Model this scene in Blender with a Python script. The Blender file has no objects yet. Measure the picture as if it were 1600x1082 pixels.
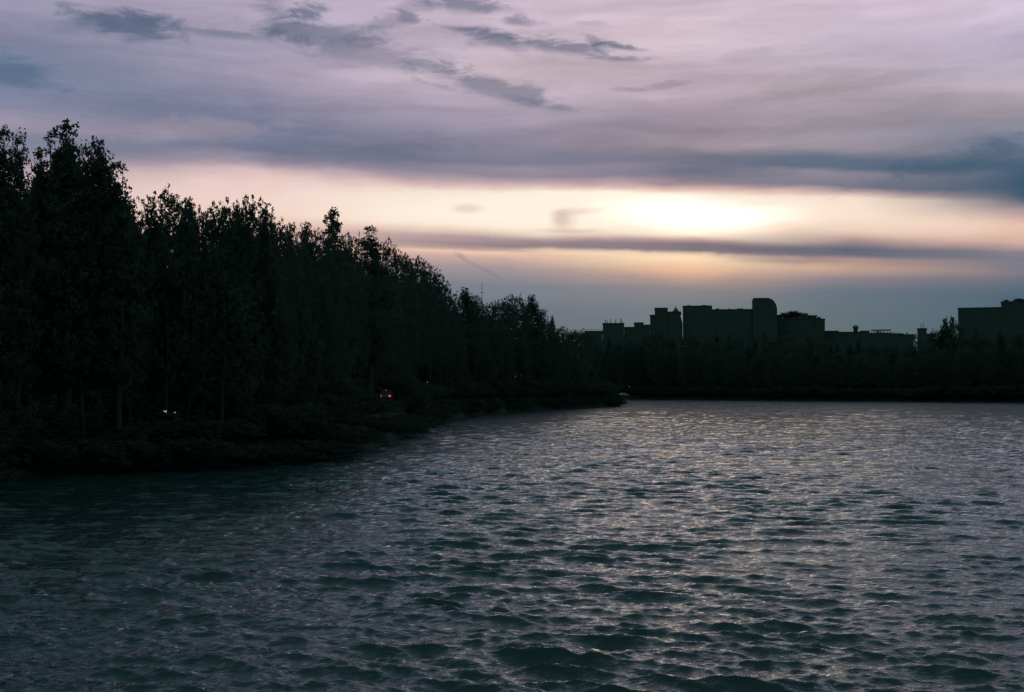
import bpy, math, random
import numpy as np
from mathutils import Vector, Matrix

random.seed(7)
rng = np.random.default_rng(7)
sc = bpy.context.scene
col = sc.collection

# ------------------------------------------------------------------ camera
F = 2000.0            # focal length in pixels of the 1600 px wide photograph
CAM_H = 5.0
PITCH = math.atan(66.0 / F)
cam_d = bpy.data.cameras.new('camera')
cam = bpy.data.objects.new('camera', cam_d)
col.objects.link(cam)
cam_d.sensor_width = 36.0
cam_d.lens = 36.0 * F / 1600.0
cam_d.clip_start = 0.1
cam_d.clip_end = 8000
cam.location = (0, 0, CAM_H)
cam.rotation_euler = (math.pi / 2 + PITCH, 0, 0)
sc.camera = cam

def ray(px, py):
    """direction (per metre of Y) of a photograph pixel"""
    u = (px - 800) / F
    v = (541 - py) / F
    y = math.cos(PITCH) - v * math.sin(PITCH)
    z = math.sin(PITCH) + v * math.cos(PITCH)
    return u / y, z / y

def at(px, py, D):
    a, b = ray(px, py)
    return a * D, D, CAM_H + b * D

# ------------------------------------------------------------------ world
SUN_AZ = math.atan(300 / F)
SUN_EL = math.radians(6.6)
world = bpy.data.worlds.new('World')
sc.world = world
world.use_nodes = True
nt = world.node_tree
nt.nodes.clear()
N, L = nt.nodes, nt.links

def s2l(c):
    c = c / 255.0
    return c / 12.92 if c <= 0.04045 else ((c + 0.055) / 1.055) ** 2.4
def rgb(t):
    return (s2l(t[0]), s2l(t[1]), s2l(t[2]), 1)

def M(op, a, b=None, c=None, clamp=False):
    n = N.new('ShaderNodeMath'); n.operation = op; n.use_clamp = clamp
    for i, v in enumerate((a, b, c)):
        if v is None: continue
        if isinstance(v, (int, float)): n.inputs[i].default_value = v
        else: L.new(v, n.inputs[i])
    return n.outputs[0]
def SM(v, lo, hi, t0=0.0, t1=1.0, kind='SMOOTHSTEP'):
    n = N.new('ShaderNodeMapRange'); n.interpolation_type = kind
    L.new(v, n.inputs[0])
    n.inputs[1].default_value = lo; n.inputs[2].default_value = hi
    n.inputs[3].default_value = t0; n.inputs[4].default_value = t1
    return n.outputs[0]
def MIX(f, a, b, mode='MIX'):
    n = N.new('ShaderNodeMix'); n.data_type = 'RGBA'; n.blend_type = mode; n.clamp_factor = True
    if isinstance(f, (int, float)): n.inputs[0].default_value = f
    else: L.new(f, n.inputs[0])
    for i, v in ((6, a), (7, b)):
        if isinstance(v, tuple): n.inputs[i].default_value = v
        else: L.new(v, n.inputs[i])
    return n.outputs[2]
def CMB(x, y, z=0.0):
    n = N.new('ShaderNodeCombineXYZ')
    for i, v in enumerate((x, y, z)):
        if isinstance(v, (int, float)): n.inputs[i].default_value = v
        else: L.new(v, n.inputs[i])
    return n.outputs[0]
def NOI(vec, scale, detail=3.0, rough=0.5, dist=0.0):
    n = N.new('ShaderNodeTexNoise'); n.noise_dimensions = '3D'
    L.new(vec, n.inputs['Vector'])
    n.inputs['Scale'].default_value = scale
    n.inputs['Detail'].default_value = detail
    n.inputs['Roughness'].default_value = rough
    n.inputs['Distortion'].default_value = dist
    return n.outputs[0]
def RAMP(f, stops):
    n = N.new('ShaderNodeValToRGB'); cr = n.color_ramp; cr.interpolation = 'LINEAR'
    stops = sorted(stops)
    while len(cr.elements) < len(stops): cr.elements.new(0.5)
    for e, (p, c) in zip(cr.elements, stops):
        e.position = p; e.color = c
    L.new(f, n.inputs[0])
    return n.outputs[0]

tc = N.new('ShaderNodeTexCoord')
sep = N.new('ShaderNodeSeparateXYZ'); L.new(tc.outputs['Generated'], sep.inputs[0])
dx, dy, dz = sep.outputs
az = M('ARCTAN2', dx, dy)                                        # 0 straight ahead, + to the right
hz = M('SQRT', M('ADD', M('MULTIPLY', dx, dx), M('MULTIPLY', dy, dy)))
el = M('DIVIDE', dz, M('MAXIMUM', hz, 0.02))                     # tangent of the elevation

def ae(px, py):
    a, b = ray(px, py)
    A = math.atan(a)
    return A, b * math.cos(A)

# wind-drawn distortion of the cloud layers
vec_w = CMB(M('MULTIPLY', az, 3.2), M('MULTIPLY', el, 17.0), 0.3)
w1 = NOI(vec_w, 1.6, 4.0, 0.55)
w2 = NOI(CMB(M('MULTIPLY', az, 3.0), M('MULTIPLY', el, 9.0), 5.3), 2.2, 3.0, 0.5)
el_w = M('ADD', el, M('MULTIPLY', M('SUBTRACT', w1, 0.5), SM(el, 0.09, 0.2, 0.007, 0.034)))
az_w = M('ADD', az, M('MULTIPLY', M('SUBTRACT', w2, 0.5), 0.12))

# each cloud band slopes down to the right
def shift_curve(v):
    pts = [(-200, -24), (0, -20), (400, -17), (800, 0), (1080, 2), (1300, 18), (1600, 35), (1900, 45)]
    A0, A1 = -0.5, 0.55
    st = []
    for px, s in pts:
        st.append(((ae(px, 400)[0] - A0) / (A1 - A0), (s / F / 0.05 + 0.5,) * 3 + (1,)))
    f = SM(v, A0, A1, 0, 1, 'LINEAR')
    r = RAMP(f, st)
    return M('MULTIPLY', M('SUBTRACT', r, 0.5), 0.05)
sh = M('MULTIPLY', shift_curve(az_w), SM(el_w, 0.235, 0.17))
e2 = M('ADD', el_w, sh)

E0, E1 = 0.0, 0.36
t_el = SM(e2, E0, E1, 0, 1, 'LINEAR')
columns = [
 (0, -20, [(0,(153,149,175)),(40,(137,138,165)),(80,(117,128,155)),(115,(113,125,151)),(150,(125,131,157)),(205,(159,148,167)),(235,(129,132,153)),(270,(143,137,157)),(300,(215,188,188)),(340,(228,198,192)),(400,(180,155,160)),(470,(100,114,131)),(560,(75,102,117))]),
 (400, -17, [(0,(187,175,197)),(40,(177,167,189)),(75,(159,153,177)),(110,(161,152,175)),(150,(137,135,161)),(185,(125,127,153)),(225,(113,119,145)),(262,(113,117,143)),(282,(152,142,160)),(298,(222,192,190)),(320,(236,208,200)),(350,(238,208,196)),(380,(226,190,178)),(405,(188,162,160)),(450,(115,124,139)),(560,(83,104,119))]),
 (800, 0, [(0,(203,185,201)),(60,(193,175,191)),(110,(204,185,196)),(150,(177,163,179)),(190,(159,148,167)),(215,(137,131,153)),(245,(118,119,143)),(258,(147,138,155)),(273,(139,131,151)),(288,(192,166,172)),(299,(226,196,188)),(304,(250,234,218)),(335,(252,238,220)),(353,(248,224,204)),(363,(215,182,168)),(373,(152,132,142)),(386,(140,126,138)),(392,(176,146,142)),(396,(236,200,176)),(404,(205,170,158)),(420,(154,143,150)),(450,(113,122,137)),(500,(89,108,126)),(560,(80,104,119))]),
 (1080, 2, [(0,(209,189,205)),(60,(212,193,203)),(100,(191,173,187)),(150,(179,162,175)),(195,(139,130,147)),(220,(159,145,157)),(238,(113,114,135)),(268,(105,108,129)),(284,(150,130,142)),(296,(224,188,176)),(304,(255,246,230)),(335,(255,252,242)),(366,(252,236,210)),(373,(190,156,150)),(380,(120,110,125)),(397,(110,105,122)),(401,(250,214,178)),(405,(253,230,190)),(416,(238,198,158)),(430,(188,154,142)),(450,(125,124,134)),(480,(95,112,127)),(560,(77,102,117))]),
 (1300, 18, [(0,(209,192,209)),(90,(192,178,193)),(145,(177,164,175)),(200,(153,144,157)),(228,(149,140,152)),(240,(89,107,130)),(252,(83,102,125)),(260,(139,134,148)),(280,(112,114,134)),(290,(186,161,163)),(300,(244,220,204)),(327,(246,226,206)),(350,(212,180,166)),(366,(140,125,135)),(376,(78,92,114)),(386,(92,99,119)),(392,(160,135,135)),(407,(184,153,141)),(422,(128,122,135)),(442,(85,106,124)),(500,(72,101,116)),(560,(69,99,113))]),
 (1600, 35, [(0,(204,188,206)),(50,(187,176,199)),(90,(182,173,191)),(130,(187,174,185)),(160,(151,146,161)),(185,(101,116,141)),(220,(66,93,121)),(252,(45,82,110)),(278,(46,79,106)),(287,(128,119,134)),(298,(186,156,156)),(315,(224,185,168)),(343,(214,174,160)),(360,(132,126,140)),(385,(100,109,129)),(395,(104,109,127)),(425,(64,96,118)),(500,(49,92,108)),(560,(49,92,107))]),
]
cols_out = []
for px, s, stops in columns:
    st = []
    c = math.cos(math.atan((px - 800) / F))
    for y, cc in stops:
        # y is given in the straightened frame (band slope removed)
        k = 1.0
        yy = y
        e = (607 - yy) / F
        if px in (0, 1600): 
            # the frame's curvature at its sides
            ytrue = y + s * (1.0 if y > 240 else max(0.0, (y - 130) / 110.0))
            e = (607 - ytrue) / F * c + s / F * (1.0 if y > 240 else max(0.0, (y - 130) / 110.0))
        st.append((min(1, max(0, (e - E0) / (E1 - E0))), rgb(cc)))
    cols_out.append((ae(px, 400)[0], RAMP(t_el, st)))
base = cols_out[0][1]
for (a0, c0), (a1, c1) in zip(cols_out[:-1], cols_out[1:]):
    base = MIX(SM(az_w, a0, a1, 0, 1, 'LINEAR'), base, c1)

# soft streaks inside the cloud sheet
st1 = NOI(CMB(M('ADD', M('MULTIPLY', az_w, 5.0), M('MULTIPLY', el, 6.0)), M('MULTIPLY', el_w, 46.0), 2.0), 1.3, 5.0, 0.62)
st2 = NOI(CMB(M('SUBTRACT', M('MULTIPLY', az_w, 9.0), M('MULTIPLY', el, 9.0)), M('MULTIPLY', el_w, 40.0), 8.0), 1.2, 5.0, 0.6)
mot = M('ADD', M('MULTIPLY', M('SUBTRACT', st1, 0.5), 0.55), M('MULTIPLY', M('SUBTRACT', st2, 0.5), 0.40))
mot = M('MULTIPLY', mot, SM(el, 0.15, 0.20, 0.28, 1.1))
gain = M('ADD', 1.0, mot)
vm = N.new('ShaderNodeVectorMath'); vm.operation = 'SCALE'
L.new(base, vm.inputs[0]); L.new(gain, vm.inputs[3])
base = vm.outputs[0]

# single clouds: (px, py, half width, half height, tilt deg, strength, kind)
SLATE = rgb((74, 93, 120)); MAUVE = rgb((118, 112, 136)); PINK = rgb((216, 182, 176)); GLOW = rgb((226, 196, 200))
strokes = [
 (202, 38, 95, 32, 6, .9, SLATE), (330, 48, 130, 13, 4, .55, SLATE), (120, 42, 70, 16, -4, .3, SLATE),
 (8, 114, 75, 26, 6, .8, rgb((78,104,130))), (300, 175, 190, 34, -3, .22, SLATE),
 (486, 20, 34, 20, -12, .8, SLATE), (426, 12, 40, 20, 10, .55, SLATE), (505, 54, 110, 22, 2, .62, SLATE),
 (604, 36, 40, 14, -12, .4, SLATE), (636, 28, 14, 12, 0, .5, SLATE),
 (710, 6, 115, 20, 3, .75, SLATE), (768, 54, 82, 24, 12, .85, SLATE), (806, 33, 44, 11, 5, .65, SLATE),
 (868, 72, 100, 15, 10, .75, SLATE), (976, 73, 42, 8, 8, .85, SLATE), (922, 60, 26, 9, 30, .5, SLATE),
 (968, 91, 60, 7, 4, .6, SLATE), (570, 86, 140, 26, 5, .42, SLATE), (680, 108, 75, 12, 14, .38, SLATE),
 (780, 140, 125, 20, 14, .62, SLATE), (862, 166, 60, 8, 10, .35, SLATE), (690, 134, 50, 6, 14, .3, SLATE),
 (1034, 136, 46, 7, -6, .42, MAUVE), (980, 141, 40, 5, 3, .35, MAUVE), (922, 37, 34, 5, 0, .3, MAUVE),
 (1180, 88, 90, 12, -4, .22, MAUVE), (1370, 130, 130, 10, -8, .2, MAUVE),
 (300, 205, 150, 22, -4, .14, GLOW), (1130, 262, 150, 20, 0, .3, SLATE), (540, 240, 190, 24, -2, .28, SLATE),
 (1520, 250, 170, 26, -12, .5, rgb((48, 82, 108))),
 (830, 332, 400, 42, 1, .95, rgb((252,240,222))), (420, 318, 260, 20, -1, .4, rgb((242,214,204))), (1400, 352, 200, 22, 4, .5, rgb((246,222,204))),
 (1000, 398, 240, 8, 2.5, .7, rgb((255,226,192))),
 (730, 326, 32, 10, 0, .5, PINK), (880, 346, 26, 24, 5, .5, PINK), (902, 331, 55, 7, -2, .3, rgb((186,152,155))),
 (876, 342, 17, 15, 30, .28, rgb((176,146,152))), (890, 361, 64, 6, 2, .6, PINK),
 (720, 400, 14, 5, 25, .35, MAUVE), (752, 420, 55, 4, 27, .3, MAUVE), (700, 372, 150, 7, 3, .35, rgb((190,160,160))),

]
rag = NOI(CMB(M('MULTIPLY', az, 26.0), M('MULTIPLY', el, 70.0), 1.7), 1.0, 7.0, 0.68, 0.5)
rag2 = NOI(CMB(M('MULTIPLY', az, 30.0), M('MULTIPLY', el, 75.0), 9.7), 1.0, 5.0, 0.6)
azr = M('ADD', az, M('MULTIPLY', M('SUBTRACT', rag2, 0.5), 0.022))
elr = M('ADD', el, M('MULTIPLY', M('SUBTRACT', rag, 0.5), 0.012))
el_s = M('ADD', el, M('MULTIPLY', M('SUBTRACT', rag, 0.5), 0.0035))
ragm = M('MULTIPLY', M('SUBTRACT', rag, 0.5), 2.9)
for px, py, hw, hh, rot, al, cc in strokes:
    a, e = ae(px, py)
    r = math.radians(rot)
    sm_ = py > 295
    X = M('SUBTRACT', az if sm_ else azr, a); Y = M('SUBTRACT', e, el_s if sm_ else elr)
    U = M('ADD', M('MULTIPLY', X, math.cos(r) * F / hw), M('MULTIPLY', Y, math.sin(r) * F / hw))
    V = M('ADD', M('MULTIPLY', X, -math.sin(r) * F / hh), M('MULTIPLY', Y, math.cos(r) * F / hh))
    d = M('SQRT', M('ADD', M('MULTIPLY', U, U), M('MULTIPLY', V, V)))
    smooth = cc in (PINK,) or py > 295
    if py < 200: al *= 0.88
    f = SM(M('ADD', d, M('MULTIPLY', ragm, 0.22) if smooth else ragm), 1.18, 0.22, 0.0, al)
    base = MIX(f, base, cc)

# the veiled sun: brighter core behind the gap in the cloud
def glow(px, py, hw, hh, rot=0):
    a, e = ae(px, py); r = math.radians(rot)
    X = M('SUBTRACT', az_w, a); Y = M('SUBTRACT', e, el_w)
    U = M('ADD', M('MULTIPLY', X, math.cos(r) * F / hw), M('MULTIPLY', Y, math.sin(r) * F / hw))
    V = M('ADD', M('MULTIPLY', X, -math.sin(r) * F / hh), M('MULTIPLY', Y, math.cos(r) * F / hh))
    return SM(M('SQRT', M('ADD', M('MULTIPLY', U, U), M('MULTIPLY', V, V))), 1.0, 0.0)
g1 = glow(1075, 338, 200, 35, 4)
core = N.new('ShaderNodeVectorMath'); core.operation = 'SCALE'
core.inputs[0].default_value = (2.1, 0.95, 0.75)
L.new(M('MULTIPLY', g1, 0.6), core.inputs[3])
addc = N.new('ShaderNodeVectorMath'); addc.operation = 'ADD'
L.new(base, addc.inputs[0]); L.new(core.outputs[0], addc.inputs[1])
base = addc.outputs[0]
base = MIX(M('MULTIPLY', glow(1075, 418, 130, 28, 2), 0.42), base, rgb((244, 188, 160)))

# above the frame the sheet goes on; away from the sunset it turns to dull blue dusk
zen = MIX(w2, rgb((92, 124, 134)), rgb((114, 138, 149)))
base = MIX(SM(el, 0.31, 0.62), base, zen)
dusk = MIX(w1, rgb((104, 146, 146)), rgb((118, 158, 158)))
away = SM(M('MULTIPLY', dy, 1.0), 0.75, -0.35)
base = MIX(away, base, dusk)
base = MIX(SM(dz, 0.0, -0.05), base, rgb((20, 32, 34)))

bg = N.new('ShaderNodeBackground'); L.new(base, bg.inputs[0]); bg.inputs[1].default_value = 1.0
nish = N.new('ShaderNodeTexSky'); nish.sky_type = 'NISHITA'; nish.sun_disc = False
nish.sun_elevation = SUN_EL; nish.sun_rotation = SUN_AZ
nish.air_density = 1.0; nish.dust_density = 1.0
bg2 = N.new('ShaderNodeBackground'); L.new(nish.outputs[0], bg2.inputs[0]); bg2.inputs[1].default_value = 0.001
adds = N.new('ShaderNodeAddShader'); L.new(bg.outputs[0], adds.inputs[0]); L.new(bg2.outputs[0], adds.inputs[1])
wout = N.new('ShaderNodeOutputWorld'); L.new(adds.outputs[0], wout.inputs[0])
world.cycles.sampling_method = 'MANUAL'; world.cycles.sample_map_resolution = 1024

# ------------------------------------------------------------------ sun, exposure
sd = bpy.data.lights.new('sun', 'SUN'); sun = bpy.data.objects.new('sun', sd); col.objects.link(sun)
sd.energy = 0.02; sd.angle = math.radians(16); sd.color = (1.0, 0.70, 0.52)
to_sun = Vector((math.sin(SUN_AZ) * math.cos(SUN_EL), math.cos(SUN_AZ) * math.cos(SUN_EL), math.sin(SUN_EL)))
sun.rotation_euler = to_sun.to_track_quat('Z', 'Y').to_euler()
vs = sc.view_settings
vs.view_transform = 'Standard'; vs.look = 'None'; vs.exposure = 0.0; vs.gamma = 1.0; vs.use_curve_mapping = False

# ------------------------------------------------------------------ helpers
def material(name, c1, c2=None, scale=3.0, rough=0.8, spec=0.2, bump=0.0, coord='Object', emit=None, es=0.0):
    m = bpy.data.materials.new(name); m.use_nodes = True
    t = m.node_tree; b = t.nodes['Principled BSDF']
    b.inputs['Roughness'].default_value = rough
    b.inputs['Specular IOR Level'].default_value = spec
    b.inputs['Base Color'].default_value = (*c1, 1)
    if c2:
        tcn = t.nodes.new('ShaderNodeTexCoord')
        n = t.nodes.new('ShaderNodeTexNoise'); n.inputs['Scale'].default_value = scale; n.inputs['Detail'].default_value = 5
        r = t.nodes.new('ShaderNodeValToRGB')
        r.color_ramp.elements[0].position = 0.35; r.color_ramp.elements[0].color = (*c1, 1)
        r.color_ramp.elements[1].position = 0.65; r.color_ramp.elements[1].color = (*c2, 1)
        t.links.new(tcn.outputs[coord], n.inputs['Vector'])
        t.links.new(n.outputs[0], r.inputs[0]); t.links.new(r.outputs[0], b.inputs['Base Color'])
        if bump:
            bp = t.nodes.new('ShaderNodeBump'); bp.inputs['Strength'].default_value = bump; bp.inputs['Distance'].default_value = 0.05
            t.links.new(n.outputs[0], bp.inputs['Height']); t.links.new(bp.outputs[0], b.inputs['Normal'])
    if emit:
        b.inputs['Emission Color'].default_value = (*emit, 1); b.inputs['Emission Strength'].default_value = es
    return m

MAT = dict(
    leaf=material('leaf_green', (0.050, 0.070, 0.056), (0.064, 0.090, 0.071), 0.6, 0.8, 0.1),
    leaf_dark=material('leaf_dark_green', (0.048, 0.072, 0.058), (0.064, 0.096, 0.074), 0.6, 0.8, 0.1),
    bark=material('bark', (0.028, 0.026, 0.022), (0.045, 0.042, 0.036), 9.0, 0.9, 0.1, 0.6),
    soil=material('bank_soil', (0.014, 0.020, 0.015), (0.022, 0.030, 0.022), 0.35, 0.95, 0.1, 0.5),
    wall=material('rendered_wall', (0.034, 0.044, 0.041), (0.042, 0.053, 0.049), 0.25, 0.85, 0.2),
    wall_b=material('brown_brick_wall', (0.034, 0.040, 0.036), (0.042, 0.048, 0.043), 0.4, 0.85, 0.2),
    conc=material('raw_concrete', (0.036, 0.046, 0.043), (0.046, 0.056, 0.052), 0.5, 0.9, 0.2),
    roof=material('dark_roof', (0.04, 0.045, 0.047), (0.06, 0.065, 0.065), 1.0, 0.8, 0.2),
    glass=material('window_glass', (0.022, 0.03, 0.030), None, 1, 0.35, 0.3),
    win=material('window_frame_paint', (0.030, 0.040, 0.037), None, 1, 0.7, 0.2),
    fol=material('shrub_green_shaded', (0.034, 0.048, 0.040), (0.048, 0.066, 0.054), 0.8, 0.8, 0.1),  # leaf green darkened so the shrubs look shaded; shade is in the colour
    metal=material('grey_metal', (0.040, 0.050, 0.048), (0.055, 0.064, 0.060), 6, 0.5, 0.5),
    paint_d=material('dark_car_paint', (0.03, 0.032, 0.036), None, 1, 0.25, 0.5),
    paint_w=material('white_car_paint', (0.70, 0.72, 0.72), (0.78, 0.79, 0.78), 2, 0.3, 0.5),
    tyre=material('tyre_rubber', (0.02, 0.02, 0.02), None, 1, 0.9, 0.1),
    rim=material('wheel_rim', (0.35, 0.35, 0.36), None, 1, 0.4, 0.5),
    red=material('red_lamp', (0.4, 0.02, 0.02), None, 1, 0.3, 0.5, emit=(1.0, 0.07, 0.05), es=1.1),
    red_dim=material('red_lamp_dim', (0.4, 0.02, 0.02), None, 1, 0.3, 0.5, emit=(1.0, 0.07, 0.06), es=0.45),
    white_lamp=material('white_lamp', (0.7, 0.7, 0.7), None, 1, 0.3, 0.5, emit=(0.78, 1.0, 0.93), es=1.3),
    white_dim=material('white_lamp_dim', (0.7, 0.7, 0.7), None, 1, 0.3, 0.5, emit=(0.8, 0.95, 0.9), es=0.3),
    green_lamp=material('green_lamp', (0.5, 0.6, 0.55), None, 1, 0.3, 0.5, emit=(0.35, 0.85, 0.70), es=0.6),
    strip=material('lit_fascia', (0.6, 0.65, 0.62), None, 1, 0.4, 0.5, emit=(0.55, 0.78, 0.68), es=0.9),
)

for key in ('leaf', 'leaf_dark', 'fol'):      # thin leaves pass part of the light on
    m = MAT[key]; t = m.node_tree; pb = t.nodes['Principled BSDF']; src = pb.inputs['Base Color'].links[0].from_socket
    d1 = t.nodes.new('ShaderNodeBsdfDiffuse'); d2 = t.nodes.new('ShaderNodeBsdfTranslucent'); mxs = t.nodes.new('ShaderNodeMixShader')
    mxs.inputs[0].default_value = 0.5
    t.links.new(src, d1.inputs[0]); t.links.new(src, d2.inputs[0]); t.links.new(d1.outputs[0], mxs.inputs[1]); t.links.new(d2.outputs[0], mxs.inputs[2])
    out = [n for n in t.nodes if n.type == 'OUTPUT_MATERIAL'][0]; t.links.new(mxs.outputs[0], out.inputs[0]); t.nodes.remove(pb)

def mesh_np(name, verts, faces, mat, smooth=False):
    me = bpy.data.meshes.new(name)
    verts = np.asarray(verts, dtype=np.float32); faces = np.asarray(faces, dtype=np.int32)
    k = faces.shape[1]
    me.vertices.add(len(verts)); me.vertices.foreach_set('co', verts.ravel())
    me.loops.add(faces.size); me.loops.foreach_set('vertex_index', faces.ravel())
    me.polygons.add(len(faces))
    me.polygons.foreach_set('loop_start', np.arange(0, faces.size, k, dtype=np.int32))
    me.polygons.foreach_set('loop_total', np.full(len(faces), k, dtype=np.int32))
    if smooth: me.polygons.foreach_set('use_smooth', np.ones(len(faces), dtype=bool))
    me.materials.append(mat)
    me.update(calc_edges=True)
    return me

def link(name, data, parent=None, loc=None):
    o = bpy.data.objects.new(name, data); col.objects.link(o)
    if parent: o.parent = parent
    if loc: o.location = loc
    return o
def tag(o, label=None, cat=None, group=None, kind=None):
    if label: o['label'] = label
    if cat: o['category'] = cat
    if group: o['group'] = group
    if kind: o['kind'] = kind
    return o
def thing(name, label, cat, loc, rz=0.0, group=None):
    o = link(name, None, None, loc); o.rotation_euler.z = rz
    o.empty_display_size = 0.5
    return tag(o, label, cat, group)

class MB:
    """collects simple solids into one mesh"""
    def __init__(s): s.v = []; s.f = []; s.m = []
    def add(s, vs, fs, mi=0):
        b = len(s.v); s.v += [tuple(v) for v in vs]; s.f += [tuple(i + b for i in f) for f in fs]; s.m += [mi] * len(fs)
    def box(s, x0, x1, y0, y1, z0, z1, mi=0):
        s.add([(x0,y0,z0),(x1,y0,z0),(x1,y1,z0),(x0,y1,z0),(x0,y0,z1),(x1,y0,z1),(x1,y1,z1),(x0,y1,z1)],
              [(0,3,2,1),(4,5,6,7),(0,1,5,4),(1,2,6,5),(2,3,7,6),(3,0,4,7)], mi)
    def prism(s, pts, y0, y1, mi=0):
        n = len(pts)
        vs = [(x, y0, z) for x, z in pts] + [(x, y1, z) for x, z in pts]
        fs = [tuple(range(n)), tuple(range(2*n-1, n-1, -1))] + [(i, i+n, (i+1) % n + n, (i+1) % n) for i in range(n)]
        s.add(vs, fs, mi)
    def tube(s, pts, rad, seg=7, mi=0):
        ring = []
        pts = [Vector(p) for p in pts]
        vs = []; fs = []
        for i, p in enumerate(pts):
            d = (pts[min(i+1, len(pts)-1)] - pts[max(i-1, 0)]).normalized()
            u = d.cross(Vector((0.31, 0.95, 0.02)));  u.normalize(); w = d.cross(u)
            for k in range(seg):
                a = 2 * math.pi * k / seg
                vs.append(p + (u * math.cos(a) + w * math.sin(a)) * rad[i])
        for i in range(len(pts) - 1):
            for k in range(seg):
                k2 = (k + 1) % seg
                fs.append((i*seg+k, i*seg+k2, (i+1)*seg+k2, (i+1)*seg+k))
        fs.append(tuple(range(seg))[::-1]); fs.append(tuple((len(pts)-1)*seg + k for k in range(seg)))
        s.add(vs, fs, mi)
    def mesh(s, name, mats, smooth=False):
        me = bpy.data.meshes.new(name); me.from_pydata(s.v, [], s.f)
        for m in (mats if isinstance(mats, (list, tuple)) else [mats]): me.materials.append(m)
        me.polygons.foreach_set('material_index', s.m)
        if smooth: me.polygons.foreach_set('use_smooth', [True] * len(s.f))
        me.update(); return me

# ------------------------------------------------------------------ shoreline and ground
shore = [(-36,-300),(-26,-60),(-21,0),(-18.5,22),(-22,45),(-28,62),(-28,71),(-25,75.5),(-19.5,79),(-16,84),(-13.6,92),(-12.2,106),(-11.6,125),(-11.6,150),
         (-11.2,180),(-9.8,208),(-6,240),(2,272),(10,300),(21,334),(29,354),(31,362),(26,374),(10,395),(4,440),(20,500),(46,588),(57,592),
         (90,546),(118,506),(150,480),(182,456),(240,428),(330,400),(470,300),(700,100),(900,-100),(4000,-300)]
land = np.array(shore + [(4000,4000),(-4000,4000),(-4000,-300)], dtype=float)
def signed_dist(X, Y):
    X = np.asarray(X, float); Y = np.asarray(Y, float)
    best = np.full(X.shape, 1e9); inside = np.zeros(X.shape, bool)
    n = len(land)
    for i in range(n):
        ax, ay = land[i]; bx, by = land[(i+1) % n]
        ex, ey = bx-ax, by-ay
        t = np.clip(((X-ax)*ex + (Y-ay)*ey) / (ex*ex + ey*ey), 0, 1)
        best = np.minimum(best, np.hypot(X-ax-t*ex, Y-ay-t*ey))
        if ay != by:
            c = ((ay > Y) != (by > Y)) & (X < (bx-ax) * (Y-ay) / (by-ay) + ax)
            inside ^= c
    return np.where(inside, best, -best)
def ground_np(X, Y):
    d = signed_dist(X, Y)
    left = np.clip((Y - 80) / 62, 0, 1) * 2.0 + 1.2
    far = 1.5 + np.clip(d - 14, 0, 140) * 0.035
    w = np.clip((Y - 400) / 60, 0, 1)
    H = left * (1-w) + far * w
    wob = 0.25 * np.sin(X*0.31 + Y*0.17) * np.sin(Y*0.23 - X*0.11)
    up = np.clip(d / 2.4, 0, 1); up = up*up*(3-2*up)
    dn = np.clip(-d / 5.0, 0, 1)
    return np.where(d > 0, 0.02 + up * (H + wob), 0.02 - dn * 1.8)
def gz(x, y): return float(ground_np(np.array([x]), np.array([y]))[0])

gx = np.unique(np.concatenate([np.linspace(-3000,-120,16), np.arange(-120,270,2.6), np.linspace(270,3500,22)]))
gy = np.unique(np.concatenate([np.linspace(-250,-20,8), np.arange(-20,640,2.6), np.linspace(640,3500,20)]))
GX, GY = np.meshgrid(gx, gy)
GZ = ground_np(GX.ravel(), GY.ravel())
ny, nx = GX.shape
idx = np.arange(nx*ny).reshape(ny, nx)
gf = np.stack([idx[:-1,:-1], idx[:-1,1:], idx[1:,1:], idx[1:,:-1]], -1).reshape(-1, 4)
tag(link('ground', mesh_np('ground', np.stack([GX.ravel(), GY.ravel(), GZ], 1), gf, MAT['soil'], True)), kind='structure')

# ------------------------------------------------------------------ water
A_IN, NC, NR = 0.47, 560, 1250
fine_a = np.linspace(-A_IN, A_IN, NC)
side = np.linspace(A_IN, 2*math.pi - A_IN, 60)[1:]
aa = np.concatenate([fine_a, side])
r_f = np.exp(np.linspace(math.log(15.0), math.log(640.0), NR))
rr = np.concatenate([[0.6, 2, 4, 6, 8, 9.5, 11, 12, 13, 14], r_f, [760, 1000, 1500, 3000]])
AA, RR = np.meshgrid(aa, rr)
WX = RR * np.sin(AA); WY = RR * np.cos(AA)
nc, nr = len(aa), len(rr)
spacing = RR * (math.log(640/15) / NR) * 1.0
sp = np.maximum(spacing, 0.03); sp[:, NC:] = 50; sp[RR[:,0] < 14.5] = 50; sp[RR[:,0] > 650] = 500
Z = np.zeros_like(WX); DXs = np.zeros_like(WX); DYs = np.zeros_like(WX)
gust = 1.0 + 0.22*np.sin(WX*0.11+WY*0.05+1.0)*np.sin(WY*0.07-WX*0.03) + 0.18*np.sin(WX*0.31-WY*0.12)*np.sin(WY*0.19+0.7)
wr = np.random.default_rng(21)
NW = 130
lam = np.exp(wr.uniform(math.log(0.15), math.log(3.2), NW))
spread = np.where(lam > .8, 0.40, 0.75)
theta = math.radians(-97) + wr.normal(0, 1, NW) * spread
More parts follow.
